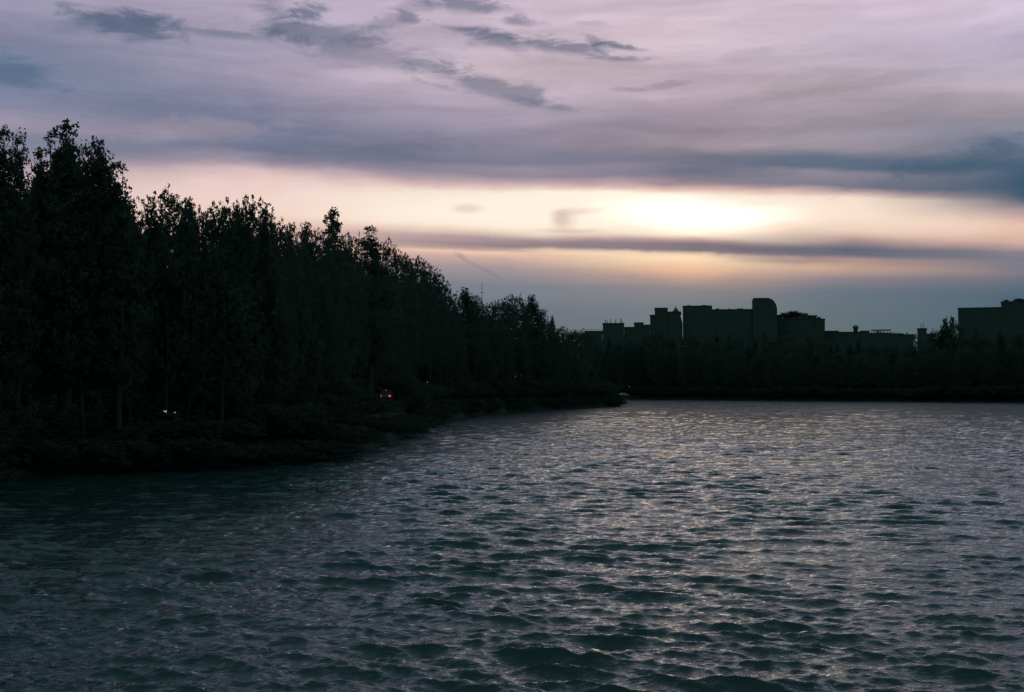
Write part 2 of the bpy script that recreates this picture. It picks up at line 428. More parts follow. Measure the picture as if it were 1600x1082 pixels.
for l, th in zip(lam, theta):
    k = 2*math.pi / l
    slope = 0.033 * (1.0 if l < .3 else 1.25 if l < 1.1 else 1.05) * (1.0 if l < 1.1 else (1.1/l)**0.9) * wr.uniform(0.6, 1.4)
    amp = slope / k
    w = np.clip((l / sp - 1.3) / 1.7, 0, 1)
    rows = w.max(axis=1) > 0
    if not rows.any(): continue
    ph = k*(math.cos(th)*WX[rows] + math.sin(th)*WY[rows]) + wr.uniform(0, 6.28)
    g = amp * w[rows] * gust[rows]
    Z[rows] += g*np.sin(ph)
    c = g*np.cos(ph)*1.1
    DXs[rows] += c*math.cos(th); DYs[rows] += c*math.sin(th)
verts = np.stack([WX + DXs, WY + DYs, Z], -1).reshape(-1, 3)
idx = np.arange(nc*nr).reshape(nr, nc)
nxt = np.roll(idx, -1, axis=1)
wf = np.stack([idx[:-1], nxt[:-1], nxt[1:], idx[1:]], -1).reshape(-1, 4)
wm = bpy.data.materials.new('lake_water'); wm.use_nodes = True
t = wm.node_tree; b = t.nodes['Principled BSDF']
tcw = t.nodes.new('ShaderNodeTexCoord')
def wnoise(sx, sy, rot, scale, detail):
    mp = t.nodes.new('ShaderNodeMapping'); mp.inputs['Scale'].default_value = (sx, sy, 1); mp.inputs['Rotation'].default_value = (0, 0, rot)
    t.links.new(tcw.outputs['Object'], mp.inputs['Vector'])
    n = t.nodes.new('ShaderNodeTexNoise'); n.inputs['Scale'].default_value = scale; n.inputs['Detail'].default_value = detail
    n.inputs['Roughness'].default_value = 0.6; n.inputs['Distortion'].default_value = 0.4
    t.links.new(mp.outputs[0], n.inputs['Vector']); return n.outputs[0]
n1 = wnoise(0.6, 1.0, 0.12, 1.3, 4.0)
n2 = wnoise(0.7, 1.0, -0.3, 4.5, 4.0)
geo = t.nodes.new('ShaderNodeNewGeometry')
ln = t.nodes.new('ShaderNodeVectorMath'); ln.operation = 'LENGTH'; t.links.new(geo.outputs['Position'], ln.inputs[0])
mr = t.nodes.new('ShaderNodeMapRange'); t.links.new(ln.outputs['Value'], mr.inputs[0])
mr.inputs[1].default_value = 45; mr.inputs[2].default_value = 140; mr.inputs[3].default_value = 0.05; mr.inputs[4].default_value = 1.0
b1 = t.nodes.new('ShaderNodeBump'); b1.inputs['Distance'].default_value = 0.46
n3 = wnoise(0.30, 1.0, 0.08, 0.30, 4.0)
mr3 = t.nodes.new('ShaderNodeMapRange'); t.links.new(n3, mr3.inputs[0])
mr3.inputs[1].default_value = 0.40; mr3.inputs[2].default_value = 0.62; mr3.inputs[3].default_value = 0.5; mr3.inputs[4].default_value = 1.6
n5 = wnoise(1.3, 0.45, 0.1, 0.85, 3.0)
mr5 = t.nodes.new('ShaderNodeMapRange'); t.links.new(n5, mr5.inputs[0])
mr5.inputs[1].default_value = 0.38; mr5.inputs[2].default_value = 0.64; mr5.inputs[3].default_value = 0.4; mr5.inputs[4].default_value = 1.9
m5 = t.nodes.new('ShaderNodeMath'); m5.operation = 'MULTIPLY'; t.links.new(mr3.outputs[0], m5.inputs[0]); t.links.new(mr5.outputs[0], m5.inputs[1])
ml = t.nodes.new('ShaderNodeMath'); ml.operation = 'MULTIPLY'
t.links.new(mr.outputs[0], ml.inputs[0]); t.links.new(m5.outputs[0], ml.inputs[1]); t.links.new(ml.outputs[0], b1.inputs['Strength']); t.links.new(n1, b1.inputs['Height'])
b2 = t.nodes.new('ShaderNodeBump'); b2.inputs["Distance"].default_value = 0.050; b2.inputs['Strength'].default_value = 1.0
t.links.new(n2, b2.inputs['Height']); t.links.new(b1.outputs[0], b2.inputs['Normal'])
t.nodes.remove(b)
df = t.nodes.new('ShaderNodeBsdfDiffuse'); df.inputs['Color'].default_value = (0.010, 0.027, 0.028, 1)
gl = t.nodes.new('ShaderNodeBsdfGlossy'); gl.inputs['Color'].default_value = (0.84, 0.95, 0.97, 1); gl.inputs['Roughness'].default_value = 0.06
fr = t.nodes.new('ShaderNodeFresnel'); fr.inputs['IOR'].default_value = 1.333
mx = t.nodes.new('ShaderNodeMixShader')
for nd in (df, gl, fr): t.links.new(b2.outputs[0], nd.inputs['Normal'])
t.links.new(fr.outputs[0], mx.inputs[0]); t.links.new(df.outputs[0], mx.inputs[1]); t.links.new(gl.outputs[0], mx.inputs[2])
t.links.new(mx.outputs[0], [n for n in t.nodes if n.type == 'OUTPUT_MATERIAL'][0].inputs[0])
tag(link('water', mesh_np('water', verts, wf, wm, True)), kind='structure')

# ------------------------------------------------------------------ trees
def leaves(centers, sizes, r):
    n = len(centers)
    u = r.normal(size=(n, 3)); u /= np.linalg.norm(u, axis=1)[:, None]
    w = r.normal(size=(n, 3)); w -= (w*u).sum(1)[:, None]*u; w /= np.linalg.norm(w, axis=1)[:, None]
    s = sizes[:, None]
    v = np.stack([centers - u*s, centers + w*s*0.62 - u*s*0.1, centers + u*s, centers - w*s*0.62 - u*s*0.1], 1)
    return v.reshape(-1, 3), np.arange(4*n).reshape(-1, 4)

def make_tree(kind, seed, leaf=0.125, nleaf=17000):
    r = np.random.default_rng(seed); rd = random.Random(seed)
    H = 20.0
    if kind == 'poplar': R, base, pw = 3.3, 0.16, 0.8
    elif kind == 'column': R, base, pw = 1.9, 0.16, 0.8
    elif kind == 'broad': R, base, pw = 5.2, 0.20, 0.5
    elif kind == 'conifer': R, base, pw = 2.7, 0.10, 1.2
    else: H, R, base, pw = 4.0, 2.6, 0.0, 0.5
    def env(t):
        if kind == 'poplar': return R * (math.sin(math.pi * min(1, max(0.02, t))**0.72))**0.75 * (1 - 0.25*t)
        if kind == 'column': return R * min(1.0, 0.55 + 2*t) * (1.0 if t < .55 else max(0.10, 1 - ((t-.5)/.5)**1.1 * .9))
        if kind == 'broad': return R * math.sqrt(max(0.0, 1 - (2*t - 0.85)**2 / 1.4))
        if kind == 'conifer': return R * (1 - t)**0.85 * (0.4 + 0.6*min(1, t*6))+0.1
        return R * math.sqrt(max(0.05, 1 - t**2.2))
    # uneven outline: lobes by angle
    lob = [(rd.uniform(0, 6.28), rd.uniform(-0.24, 0.2), rd.uniform(0.2, 0.95)) for _ in range(9)]
    def mod(a, t):
        m = 1.0
        for la, s, lt in lob:
            m += s * math.exp(-((math.cos(a - la) - 1)**2) / 0.18 - ((t - lt)**2) / 0.03)
        return m
    trunk = MB()
    bend = [(rd.uniform(-.35, .35), rd.uniform(-.35, .35)) for _ in range(6)]
    def axis(t):
        f = t * 5; i = min(4, int(f)); f -= i
        return Vector((bend[i][0]*(1-f)+bend[i+1][0]*f, bend[i][1]*(1-f)+bend[i+1][1]*f, t*H*0.88))
    if kind != 'shrub':
        ts = [0, .03, .12, .25, .4, .55, .7, .85, 1.0]
        trunk.tube([axis(x) + Vector((0, 0, -0.6 if x == 0 else 0)) for x in ts], [0.42, .30, .26, .23, .19, .14, .10, .06, .025], 8)
    clumps = []
    nl = {'poplar': 34, 'column': 34, 'broad': 30, 'conifer': 46, 'shrub': 16}[kind]
    for i in range(nl):
        t = (i + rd.random()) / nl
        a = i * 2.4 + rd.uniform(-.4, .4)
        z0 = (base + (1-base) * t * 0.86)
        reach = env(t) * mod(a, t) * rd.uniform(0.82, 1.12)
        rise = {'poplar': 1.1, 'column': 1.0, 'broad': 0.45, 'conifer': -0.12, 'shrub': 0.5}[kind] * reach * rd.uniform(0.7, 1.2)
        p0 = axis(min(1.0, z0/0.88)) if kind != 'shrub' else Vector((0, 0, z0*H*0.6))
        zz = min(H*0.985, p0.z + rise)
        p2 = Vector((p0.x + math.cos(a)*reach, p0.y + math.sin(a)*reach, zz))
        pm = (p0 + p2)/2 + Vector((rd.uniform(-.2,.2), rd.uniform(-.2,.2), -0.12*abs(rise)))
        trunk.tube([p0, pm, p2], [0.085*(1-t*.6)+.02, .055*(1-t*.6)+.01, .014], 5)
        for f in (0.35, 0.6, 0.82, 1.0):
            q = p0*(1-f)**2 + pm*2*f*(1-f) + p2*f*f
            s = (0.42 if kind == 'conifer' else 0.75 if kind != 'column' else 0.78 - 0.2*t) * rd.uniform(0.7, 1.15) * (0.8 + 0.4*(1-f))
            clumps.append((q + Vector((rd.uniform(-.4,.4), rd.uniform(-.4,.4), rd.uniform(-.2,.4))), s, 1.0))
            if f > 0.5:
                for _ in range(2):
                    clumps.append((q + Vector((rd.uniform(-1,1), rd.uniform(-1,1), rd.uniform(-.6,1.0))) * (.4 if kind == 'conifer' else .9 if kind != 'column' else .8-.3*t), s*0.6, 0.5))
    if kind in ('broad', 'poplar', 'column'):
        nlob = 64 if kind == 'broad' else 46
        for j in range(nlob):
            t = 0.12 + 0.86 * ((j + rd.random()) / nlob)
            a = j * 2.39996 + rd.uniform(-.3, .3)
            s = {'broad': 1.25, 'poplar': 0.85, 'column': 0.6}[kind] * rd.uniform(.75, 1.15) * (1.0 if kind == 'broad' else 1.1 - .35*t)
            rad = max(0.0, env(t) * mod(a, t) * 0.92 - s * 0.55)
            zc = H * (base + (1-base) * t) - s * 0.7
            p = axis(min(1, zc / H / .88))
            clumps.append((Vector((p.x + math.cos(a)*rad, p.y + math.sin(a)*rad, zc)), s, 2.2))
    # leaders and sprigs poking out of the outline
    if kind in ('poplar', 'broad', 'column'):
        for j in range({'poplar': 3, 'column': 1, 'broad': 2}[kind]):
            a = rd.uniform(0, 6.28); rad = env(0.85)*rd.uniform(0, 0.75) if kind != 'broad' else R*rd.uniform(0.1, 0.85)
            zt = H * (rd.uniform(0.86, 0.97) if j else 0.985)
            if kind == 'broad': zt = H*(base + (1-base)*min(0.93, 0.55 + 0.42*math.sqrt(max(0, 1-(rad/R)**2)))) + rd.uniform(-.6, .5)
            if j == 0: rad, zt = 0.3, H*0.97
            q0 = Vector((math.cos(a)*rad*0.7, math.sin(a)*rad*0.7, zt - (3.0 if kind == 'poplar' else 2.0))); q1 = Vector((math.cos(a)*rad, math.sin(a)*rad, zt))
            trunk.tube([q0, (q0+q1)/2, q1], [.05, .03, .01], 4)
            for f in (0, .25, .45, .62, .77, .9, 1.0, 1.06):
                clumps.append((q0.lerp(q1, f) + Vector((rd.uniform(-.25,.25), rd.uniform(-.25,.25), 0)), 0.66*(1-f*0.55), 0.8*(1-f*0.5)))
        for j in range(16):
            t = rd.random(); a = rd.uniform(0, 6.28); rad = env(t)*mod(a, t)
            z = H*(base + (1-base)*t*0.9)
            d = Vector((math.cos(a), math.sin(a), rd.uniform(0.2, 1.3))).normalized()
            q0 = Vector((math.cos(a)*rad*0.85, math.sin(a)*rad*0.85, z)); q1 = q0 + d*rd.uniform(0.9, 1.9)
            trunk.tube([q0, q1], [.025, .008], 4)
            for f in (0.3, .6, .85, 1.0):
                clumps.append((q0.lerp(q1, f), 0.30, 0.22))
    wts = np.array([max(c[1], .2)**1.35 * c[2] for c in clumps]); wts /= wts.sum()
    # a clump is made of small bunches of leaves, which gives a knobbly edge
    NB = 11; nb = nleaf // NB
    pick = r.choice(len(clumps), size=nb, p=wts)
    cc = np.array([tuple(clumps[i][0]) for i in pick]); cs = np.array([clumps[i][1] for i in pick])
    off = r.normal(size=(nb, 3)); off /= np.linalg.norm(off, axis=1)[:, None]
    off *= (r.random(nb)**0.45)[:, None] * cs[:, None]
    bc = cc + off
    lc = np.repeat(bc, NB, axis=0) + r.normal(size=(nb*NB, 3)) * 0.105
    lc[:, 2] = np.clip(lc[:, 2], 0.05, H)
    sz = leaf * r.uniform(0.6, 1.2, nb*NB)
    v, f = leaves(lc, sz, r)
    top = float(np.sort(v[:, 2])[-40])
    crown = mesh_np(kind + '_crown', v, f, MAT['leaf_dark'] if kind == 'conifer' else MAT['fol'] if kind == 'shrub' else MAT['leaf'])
    return crown, trunk.mesh(kind + '_trunk', MAT['bark'], True), top, R

protos = {
    'poplar': [make_tree('poplar', 100+i) for i in range(4)],
    'broad': [make_tree('broad', 200+i, leaf=0.14, nleaf=17000) for i in range(4)],
    'column': [make_tree('column', 150+i, leaf=.115, nleaf=14000) for i in range(4)],
    'conifer': [make_tree('conifer', 300+i, nleaf=9000) for i in range(2)],
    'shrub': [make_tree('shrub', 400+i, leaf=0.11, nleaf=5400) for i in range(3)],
}
for s in protos['shrub']: s[0].name = 'shrub_crown'

def place(kind, x, y, height, label, group=None, width=1.0, var=None, z=None, name=None):
    crown, trunk, top, R = protos[kind][random.randrange(len(protos[kind])) if var is None else var]
    zz = gz(x, y) if z is None else z
    s = height / top
    nm = name or ('shrub' if kind == 'shrub' else 'tree')
    o = thing(nm, label, 'shrub' if kind == 'shrub' else 'tree', (x, y, zz), random.uniform(0, 6.28), group)
    o.scale = (s*width, s*width, s)
    link('trunk', trunk, o)
    link('crown', crown, o)
    return o

# sightlines that stay open (px, depth of what is seen)
sight = [(602, 142), (258, 83.5), (273, 83.5), (668, 222), (980, 600), (974, 600)]
def blocks(x, y, rad):
    for px, D in sight:
        if y < D + 2:
            lx = ray(px, 607)[0] * y
            if abs(x - lx) < rad: return True
    return False

def lzone(px):
    if px < 0: return 'at the left edge of the photo'
    if px < 230: return 'under the tall treetops at the far left'
    if px < 540: return 'under the level stretch of the left skyline'
    if px < 720: return 'under the long slope of the left skyline'
    if px < 880: return 'under the round clump ending the left bank'
    return 'close to the low tip of the left bank'
def fzone(px):
    if px < 1060: return 'left of the long building'
    if px < 1214: return 'below the long building with the rounded tower'
    if px < 1290: return 'below the block with the roof garden'
    if px < 1425: return 'below the long low building'
    if px < 1500: return 'around the narrow tower'
    return 'below the big block at the right edge'
L_GROUP = 'trees massed on the left bank'
def skyline(px, py, D, kind, width, label, var=None):
    while float(signed_dist([ray(px, 607)[0]*D], [D])[0]) < 4.0: D += 2.5
    x, y, ztop = at(px, py, D)
    return place(kind, x, y, ztop - gz(x, y), label, 'trees along the left bank skyline', width, var)

SKY = [
 (-30,214,75,'column',1.1,'tree cut by the left edge of the photo, its crown just below the leftmost tip'),
 (2,199,73,'column',.75,'narrow pointed treetop right at the left edge of the photo'),
 (33,207,74,'column',.62,'slim knobbly treetop, second spike in from the left edge'),
 (60,233,77,'column',.7,'low rounded treetop between the slim spike and the tall pair on the left'),
 (84,204,75,'column',1.0,'thick upright tree just left of the tallest tip on the left bank'),
 (110,189,77,'column',1.0,'tallest tree of the left bank, with a sharp pointed tip'),
 (134,226,78,'column',.6,'tree filling the notch right of the tallest pointed tip'),
 (160,218,76,'poplar',.72,'broad upright tree with a rough domed top, right of the tallest tip'),
 (188,256,78,'column',.9,'tree whose ragged right side drops steeply to the lower skyline'),
 (208,318,80,'column',.8,'small leafy tree at the foot of the steep drop in the left skyline'),
 (232,318,86,'column',.8,'low sprigged treetop just right of the notch in the left skyline'),
 (260,296,85,'broad',.68,'rounded leafy treetop, first rise to the right of the tall left trees'),
 (294,311,86,'poplar',.7,'narrow treetop right of the first rounded rise'),
 (320,327,88,'broad',.55,'low bumpy treetop in the dip before the twin rounded tops'),
 (347,309,89,'broad',.52,'rounded treetop left of the sprigged one over the lit horizon band'),
 (372,324,91,'poplar',.7,'low treetop in the gap between two rounded tops'),
 (392,307,91,'broad',.6,'open sprigged treetop against the pale band, tallest of its stretch'),
 (415,322,93,'poplar',.5,'thin twiggy treetop leaning out right of the open sprigged one'),
 (432,338,95,'broad',.5,'low treetop where the skyline starts falling to the right'),
 (456,350,98,'broad',.5,'knobbly low treetop left of the spiky conical one'),
 (482,349,100,'poplar',.75,'thin low spire shortly before the spiky conical tree'),
 (502,352,102,'broad',.5,'rounded shoulder directly left of the spiky conical tree'),
 (522,327,102,'conifer',.95,'spiky conical treetop standing alone above the middle of the left skyline'),
 (548,364,107,'broad',.45,'low sprigs in the dip right of the spiky conical tree'),
 (579,355,113,'column',1.3,'blunt rounded treetop at the start of the long slope down'),
 (602,372,120,'broad',.5,'leafy shoulder just right of the blunt rounded treetop'),
 (626,390,132,'broad',.55,'smooth domed tree on the upper part of the long slope'),
 (650,400,142,'broad',.6,'domed tree halfway down the long slope'),
 (672,416,152,'broad',.62,'domed tree low on the long slope'),
 (688,436,162,'broad',.62,'rounded tree at the bottom of the long slope'),
 (704,458,172,'broad',.6,'tree on the steep edge before the skyline flattens out'),
 (730,450,200,'poplar',1.2,'small pointed treetop in the flatter stretch right of the slope'),
 (745,462,205,'broad',.5,'low treetop beside the thin mast'),
 (768,470,215,'broad',.55,'low treetop right of the thin mast'),
 (784,466,235,'broad',.6,'left side of the wide round clump before the open sky'),
 (803,460,245,'broad',.7,'highest dome of the wide round clump before the open sky'),
 (830,461,255,'poplar',1.2,'upright treetop at the right end of the wide round clump'),
 (846,480,262,'broad',.55,'tree sloping away right of the wide round clump'),
 (862,494,270,'poplar',.55,'small tree with a twiggy sprig sticking out over the far shore'),
 (878, 510, 285, 'broad', .7, 'low round tree where the left bank meets the far skyline'),
 (896, 516, 310, 'broad', .8, 'last low tree of the left bank, just under the far skyline'),
 (855, 500, 300, 'broad', .9, 'full round tree filling in behind the twiggy sprig'),
]
for i, (px, py, D, kind, w, lab) in enumerate(SKY):
    skyline(px, py, D, kind, w, lab, i % len(protos[kind]))
sx = np.array([s[0] for s in SKY] + [925, 950, 985], float); sy = np.array([s[1] for s in SKY] + [522, 532, 560], float)

def walk(pts, step):
    out = []; acc = 0.0
    for (ax, ay), (bx, by) in zip(pts[:-1], pts[1:]):
        Ls = math.hypot(bx-ax, by-ay)
        while acc < Ls:
            f = acc / Ls; out.append((ax+(bx-ax)*f, ay+(by-ay)*f, (by-ay)/Ls, -(bx-ax)/Ls)); acc += step
        acc -= Ls
    return out
left_line = shore[2:22]
# rows of trees from the waterline back
for off, step, drop in ((4.5, 7.5, 95), (10, 8.5, 48), (19, 10, 34), (33, 10, 30), (55, 14, 25)):
    for x, y, nx_, ny_ in walk(left_line, step):
        x2 = x - nx_*off + random.uniform(-1.2, 1.2); y2 = y - ny_*off + random.uniform(-1.5, 1.5)
        if y2 < 15: continue
        px = 800 + F * x2 / y2
        if px > 985 or float(signed_dist([x2], [y2])[0]) < 1.5: continue
        if blocks(x2, y2, 4.2): continue
        if px < -160: h = random.uniform(20, 25)
        else:
            top = float(np.interp(px, sx, sy)) + drop * (2.1 if px < 240 else 1.15 if px < 640 else 0.5) + random.uniform(0, 35)
            h = at(px, top, y2)[2] - gz(x2, y2)
        if off < 5: h = min(h, random.uniform(9, 16))
        if h < 4: h = 4
        w = min(1.7, max(0.75, 13 / h * random.uniform(.8, 1)))
        place(random.choice(['broad', 'broad', 'poplar']), x2, y2, h, 'dark leafy tree, ' + lzone(px), L_GROUP, w)
# undergrowth at the water's edge
for off, step in ((0.6, 5.0), (2.6, 5.5), (7.5, 8), (24, 9.5), (62, 12.0)):
    for x, y, nx_, ny_ in walk(left_line, step):
        x2 = x - nx_*off + random.uniform(-.6, .6); y2 = y - ny_*off + random.uniform(-.6, .6)
        if y2 < 20 or float(signed_dist([x2], [y2])[0]) < 0.2: continue
        h = random.uniform(2.0, 4.2) if off > 1 else random.uniform(1.0, 2.2)
        if off > 20: h = random.uniform(4.5, 6.5)
        for (spx, sD), sz_ in zip(sight, (619, 645, 645, 598)):
            if y2 < sD + (3 if sD > 90 else 1.5) and abs(x2 - ray(spx, 607)[0]*y2) < 3.2:
                h = min(h, CAM_H + ray(spx, sz_)[1]*y2 - gz(x2, y2) - 0.35)
        if h < 0.7: continue
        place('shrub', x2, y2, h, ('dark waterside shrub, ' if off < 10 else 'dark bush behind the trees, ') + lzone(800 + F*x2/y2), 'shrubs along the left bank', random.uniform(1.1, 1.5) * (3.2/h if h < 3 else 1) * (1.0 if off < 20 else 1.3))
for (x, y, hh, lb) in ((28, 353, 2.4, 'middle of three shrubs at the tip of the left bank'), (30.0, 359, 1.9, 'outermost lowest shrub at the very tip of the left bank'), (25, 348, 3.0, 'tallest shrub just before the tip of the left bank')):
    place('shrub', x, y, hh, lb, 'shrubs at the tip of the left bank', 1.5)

# ------------------------------------------------------------------ far shore
FS = [(46,588),(57,592),(90,546),(118,506),(150,480),(182,456),(240,428)]
FX = np.array([800 + F*p[0]/p[1] for p in FS]); FY = np.array([p[1] for p in FS])
farsky_x = np.array([880, 905, 940, 1000, 1060, 1130, 1210, 1290, 1360, 1430, 1450, 1463, 1500, 1560, 1700], float)
farsky_y = np.array([517, 517, 523, 524, 520, 522, 520, 524, 526, 531, 527, 522, 512, 510, 512], float)
for off, step, drop in ((7, 34, 22), (20, 30, 8), (36, 34, 2), (55, 40, 1)):
    px = 868 + random.uniform(0, 20)
    while px < 1720:
        D = float(np.interp(px, FX, FY)) + off + random.uniform(-3, 3)
        x, y, zt = at(px, float(np.interp(px, farsky_x, farsky_y)) + drop + random.uniform(-3, 13), D)
        if float(signed_dist([x], [y])[0]) > 2 and not (blocks(x, y, 8.5) and off < 30):
            h = zt - gz(x, y)
            place(random.choice(['broad', 'broad', 'poplar']), x, y, h, 'dark tree in the far shore belt, ' + fzone(px), 'trees along the far shore', random.uniform(.95, 1.25) * 20/h * .95)
        px += step * random.uniform(.8, 1.2)
px = 960.0
while px < 1720:
    D = float(np.interp(px, FX, FY)) + random.uniform(1.5, 3)
    x = ray(px, 607)[0]*D
    if not (blocks(x, D, 8)):
        place('shrub', x, D, random.uniform(3.5, 5), 'dark bush at the far waterline, ' + fzone(px), 'bushes along the far waterline', random.uniform(1.6, 2.1))
    px += random.uniform(20, 27)
for off, hh in ((11, 6.5), (27, 8.5)):
    px = 955.0
    while px < 1720:
        D = float(np.interp(px, FX, FY)) + off
        x = ray(px, 607)[0]*D
        if float(signed_dist([x], [D])[0]) > 3 and not (blocks(x, D, 9)):
            place('shrub', x, D, hh*random.uniform(.8, 1.15), 'tall dark bush under the far shore trees, ' + fzone(px), 'bushes under the far shore trees', 1.35)
        px += random.uniform(30, 38)
px = 900.0      # a last row of trees beyond the buildings closes the gaps between them
while px < 1640:
    D = 700 + random.uniform(-8, 8)
    x, y, zt = at(px, 521 + random.uniform(-4, 8), D)
    place('broad', x, y, zt - gz(x, y), 'distant tree showing between the far buildings, ' + fzone(px).replace('below', 'behind'), 'trees beyond the far buildings', 1.15)
    px += random.uniform(22, 30)
far_marks = [
 (906, 514, 545, 'broad', .8, 'low bushy treetop on the far skyline just right of the left bank'),
 (1028, 516, 590, 'broad', .8, 'treetop in front of the tiered building with the small spire'),
 (1462, 514, 530, 'broad', .55, 'low treetop just right of the short tower with two aerials'),
 (1471, 509, 528, 'poplar', .9, 'upright treetop left of the two pointed conifers'),
 (1478, 497, 530, 'conifer', 1.0, 'left one of two pointed conifers beside the big right-hand block'),
 (1487, 495, 532, 'conifer', 1.0, 'right one of two pointed conifers beside the big right-hand block'),
 (1496, 502, 526, 'broad', .6, 'rounded tree touching the left corner of the big right-hand block'),
]
for px, py, D, kind, w, lab in far_marks:
    x, y, zt = at(px, py, D)
    place(kind, x, y, zt - gz(x, y), lab, None, w, 1)

# ------------------------------------------------------------------ far buildings
DB = 640.0
mw = MB()   # window: frame with sill, pane set back inside it
mw.box(-.85, .85, -.06, 0, -.95, -.80); mw.box(-.85, .85, -.06, 0, .80, .95)
mw.box(-.85, -.72, -.06, 0, -.80, .80); mw.box(.72, .85, -.06, 0, -.80, .80); mw.box(-.04, .04, -.05, 0, -.80, .80)
mw.box(-.95, .95, -.16, 0, -1.05, -.953)
win_me = mw.mesh('window_frame', MAT['win'])
mp_ = MB(); mp_.box(-.72, .72, -.02, 0.0, -.80, .80); pane_me = mp_.mesh('window_pane', MAT['glass'])

def X(px): return ray(px, 520)[0] * DB
def Zp(py): return CAM_H + ray(800, py)[1] * DB

def windows(root, x0, x1, yf, z0, z1, step=3.6, zlow=24.0, storey=3.2):
    z = z1 - 2.0
    while z > max(z0 + 1.2, zlow):
        n = max(1, int((x1 - x0 - 1.0) / step))
        s = (x1 - x0) / n
        for i in range(n):
            w = link('window', win_me, root, (x0 + s*(i+.5), yf, z))
            link('pane', pane_me, w)
        z -= storey

def block(label, pieces, wall='wall', depth=24.0, cat='building', win=True, extras=None, step=3.6):
    """pieces: list of (px0, px1, py_top) volumes side by side"""
    cx = X((pieces[0][0] + pieces[-1][1]) / 2)
    g = gz(cx, DB)
    root = thing('building', label, cat, (cx, DB, g), -math.atan2(cx, DB))
    for i, (a, b_, top) in enumerate(pieces):
        x0, x1, z1 = X(a) - cx, X(b_) - cx, Zp(top) - g
        o = i * 0.35
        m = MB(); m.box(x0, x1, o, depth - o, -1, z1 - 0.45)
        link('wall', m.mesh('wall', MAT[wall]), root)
        m = MB()
        e = 0.22
        m.box(x0-e, x1+e, o-e, o+.05, z1-.45, z1); m.box(x0-e, x1+e, depth-o-.05, depth-o+e, z1-.45, z1)
        m.box(x0-e, x0+.05, o+.05, depth-o-.05, z1-.45, z1); m.box(x1-.05, x1+e, o+.05, depth-o-.05, z1-.45, z1)
        link('parapet', m.mesh('parapet', MAT['conc']), root)
        if win: windows(root, x0, x1, o, 0, z1 - .5, step)
    if extras: extras(root, cx, g)
    return root, cx, g

# unfinished block with bare reinforcement
def rebar(root, cx, g):
    zt = Zp(505) - g
    for px, py in ((945.5, 498.5), (948.5, 500), (954, 499), (962, 498), (969.5, 497.5), (971.5, 499)):
        for dy in (1.0, 9.0):
            m = MB(); m.tube([(X(px)-cx, dy, zt-.4), (X(px)-cx+.1, dy, Zp(py)-g)], [.2, .13], 5)
            link('column', m.mesh('column', MAT['conc']), root)
block('unfinished grey block with bare columns sticking out of its flat roof', [(942, 975, 505)], 'conc', extras=rebar)
def rail(root, cx, g):
    zt = Zp(517) - g
    m = MB(); m.box(X(912)-cx, X(943)-cx, 0, .12, zt+.5, zt+.62)
    for i in range(7):
        xx = X(914 + i*4.6) - cx; m.box(xx-.05, xx+.05, 0.02, .1, zt-.05, zt+.5)
    link('railing', m.mesh('railing', MAT['metal']), root)
block('low flat roofed building with a thin roof railing left of the unfinished block', [(914, 941.7, 517.2)], 'wall', win=False, extras=rail)
block('small stepped grey building between the unfinished block and the spired one', [(975.3, 991, 511), (991.1, 1005, 504), (1005.1, 1015.7, 507.5)], 'wall', extras=None)
def spire(root, cx, g):
    m = MB(); z0 = Zp(487.2) - g; z1 = Zp(479) - g; xa, xb, xm = X(1050.5)-cx, X(1061.5)-cx, X(1056)-cx
    m.add([(xa,2,z0),(xb,2,z0),(xb,6,z0),(xa,6,z0),(xm,4,z1)], [(0,1,4),(1,2,4),(2,3,4),(3,0,4),(3,2,1,0)])
    m.tube([(xm,4,z1-.3),(xm,4,z1+.9)], [.12,.05], 5)
    link('spire', m.mesh('spire', MAT['roof']), root)
    m = MB(); m.box(X(1061.6)-cx, X(1064.8)-cx, .8, 9, z0-1.2, z0-.6); link('ledge', m.mesh('ledge', MAT['conc']), root)
    m = MB(); m.prism([(X(1063.7)-cx, Zp(495)-g), (X(1066.3)-cx, Zp(505)-g), (X(1066.3)-cx, -1), (X(1063.7)-cx, -1)], 2, 20)
    link('buttress', m.mesh('buttress', MAT['wall_b']), root)
block('tiered building with a small pointed spire on its right corner', [(1016, 1023.2, 492), (1023.3, 1043, 481), (1043.1, 1063.5, 487)], 'wall_b', extras=spire)
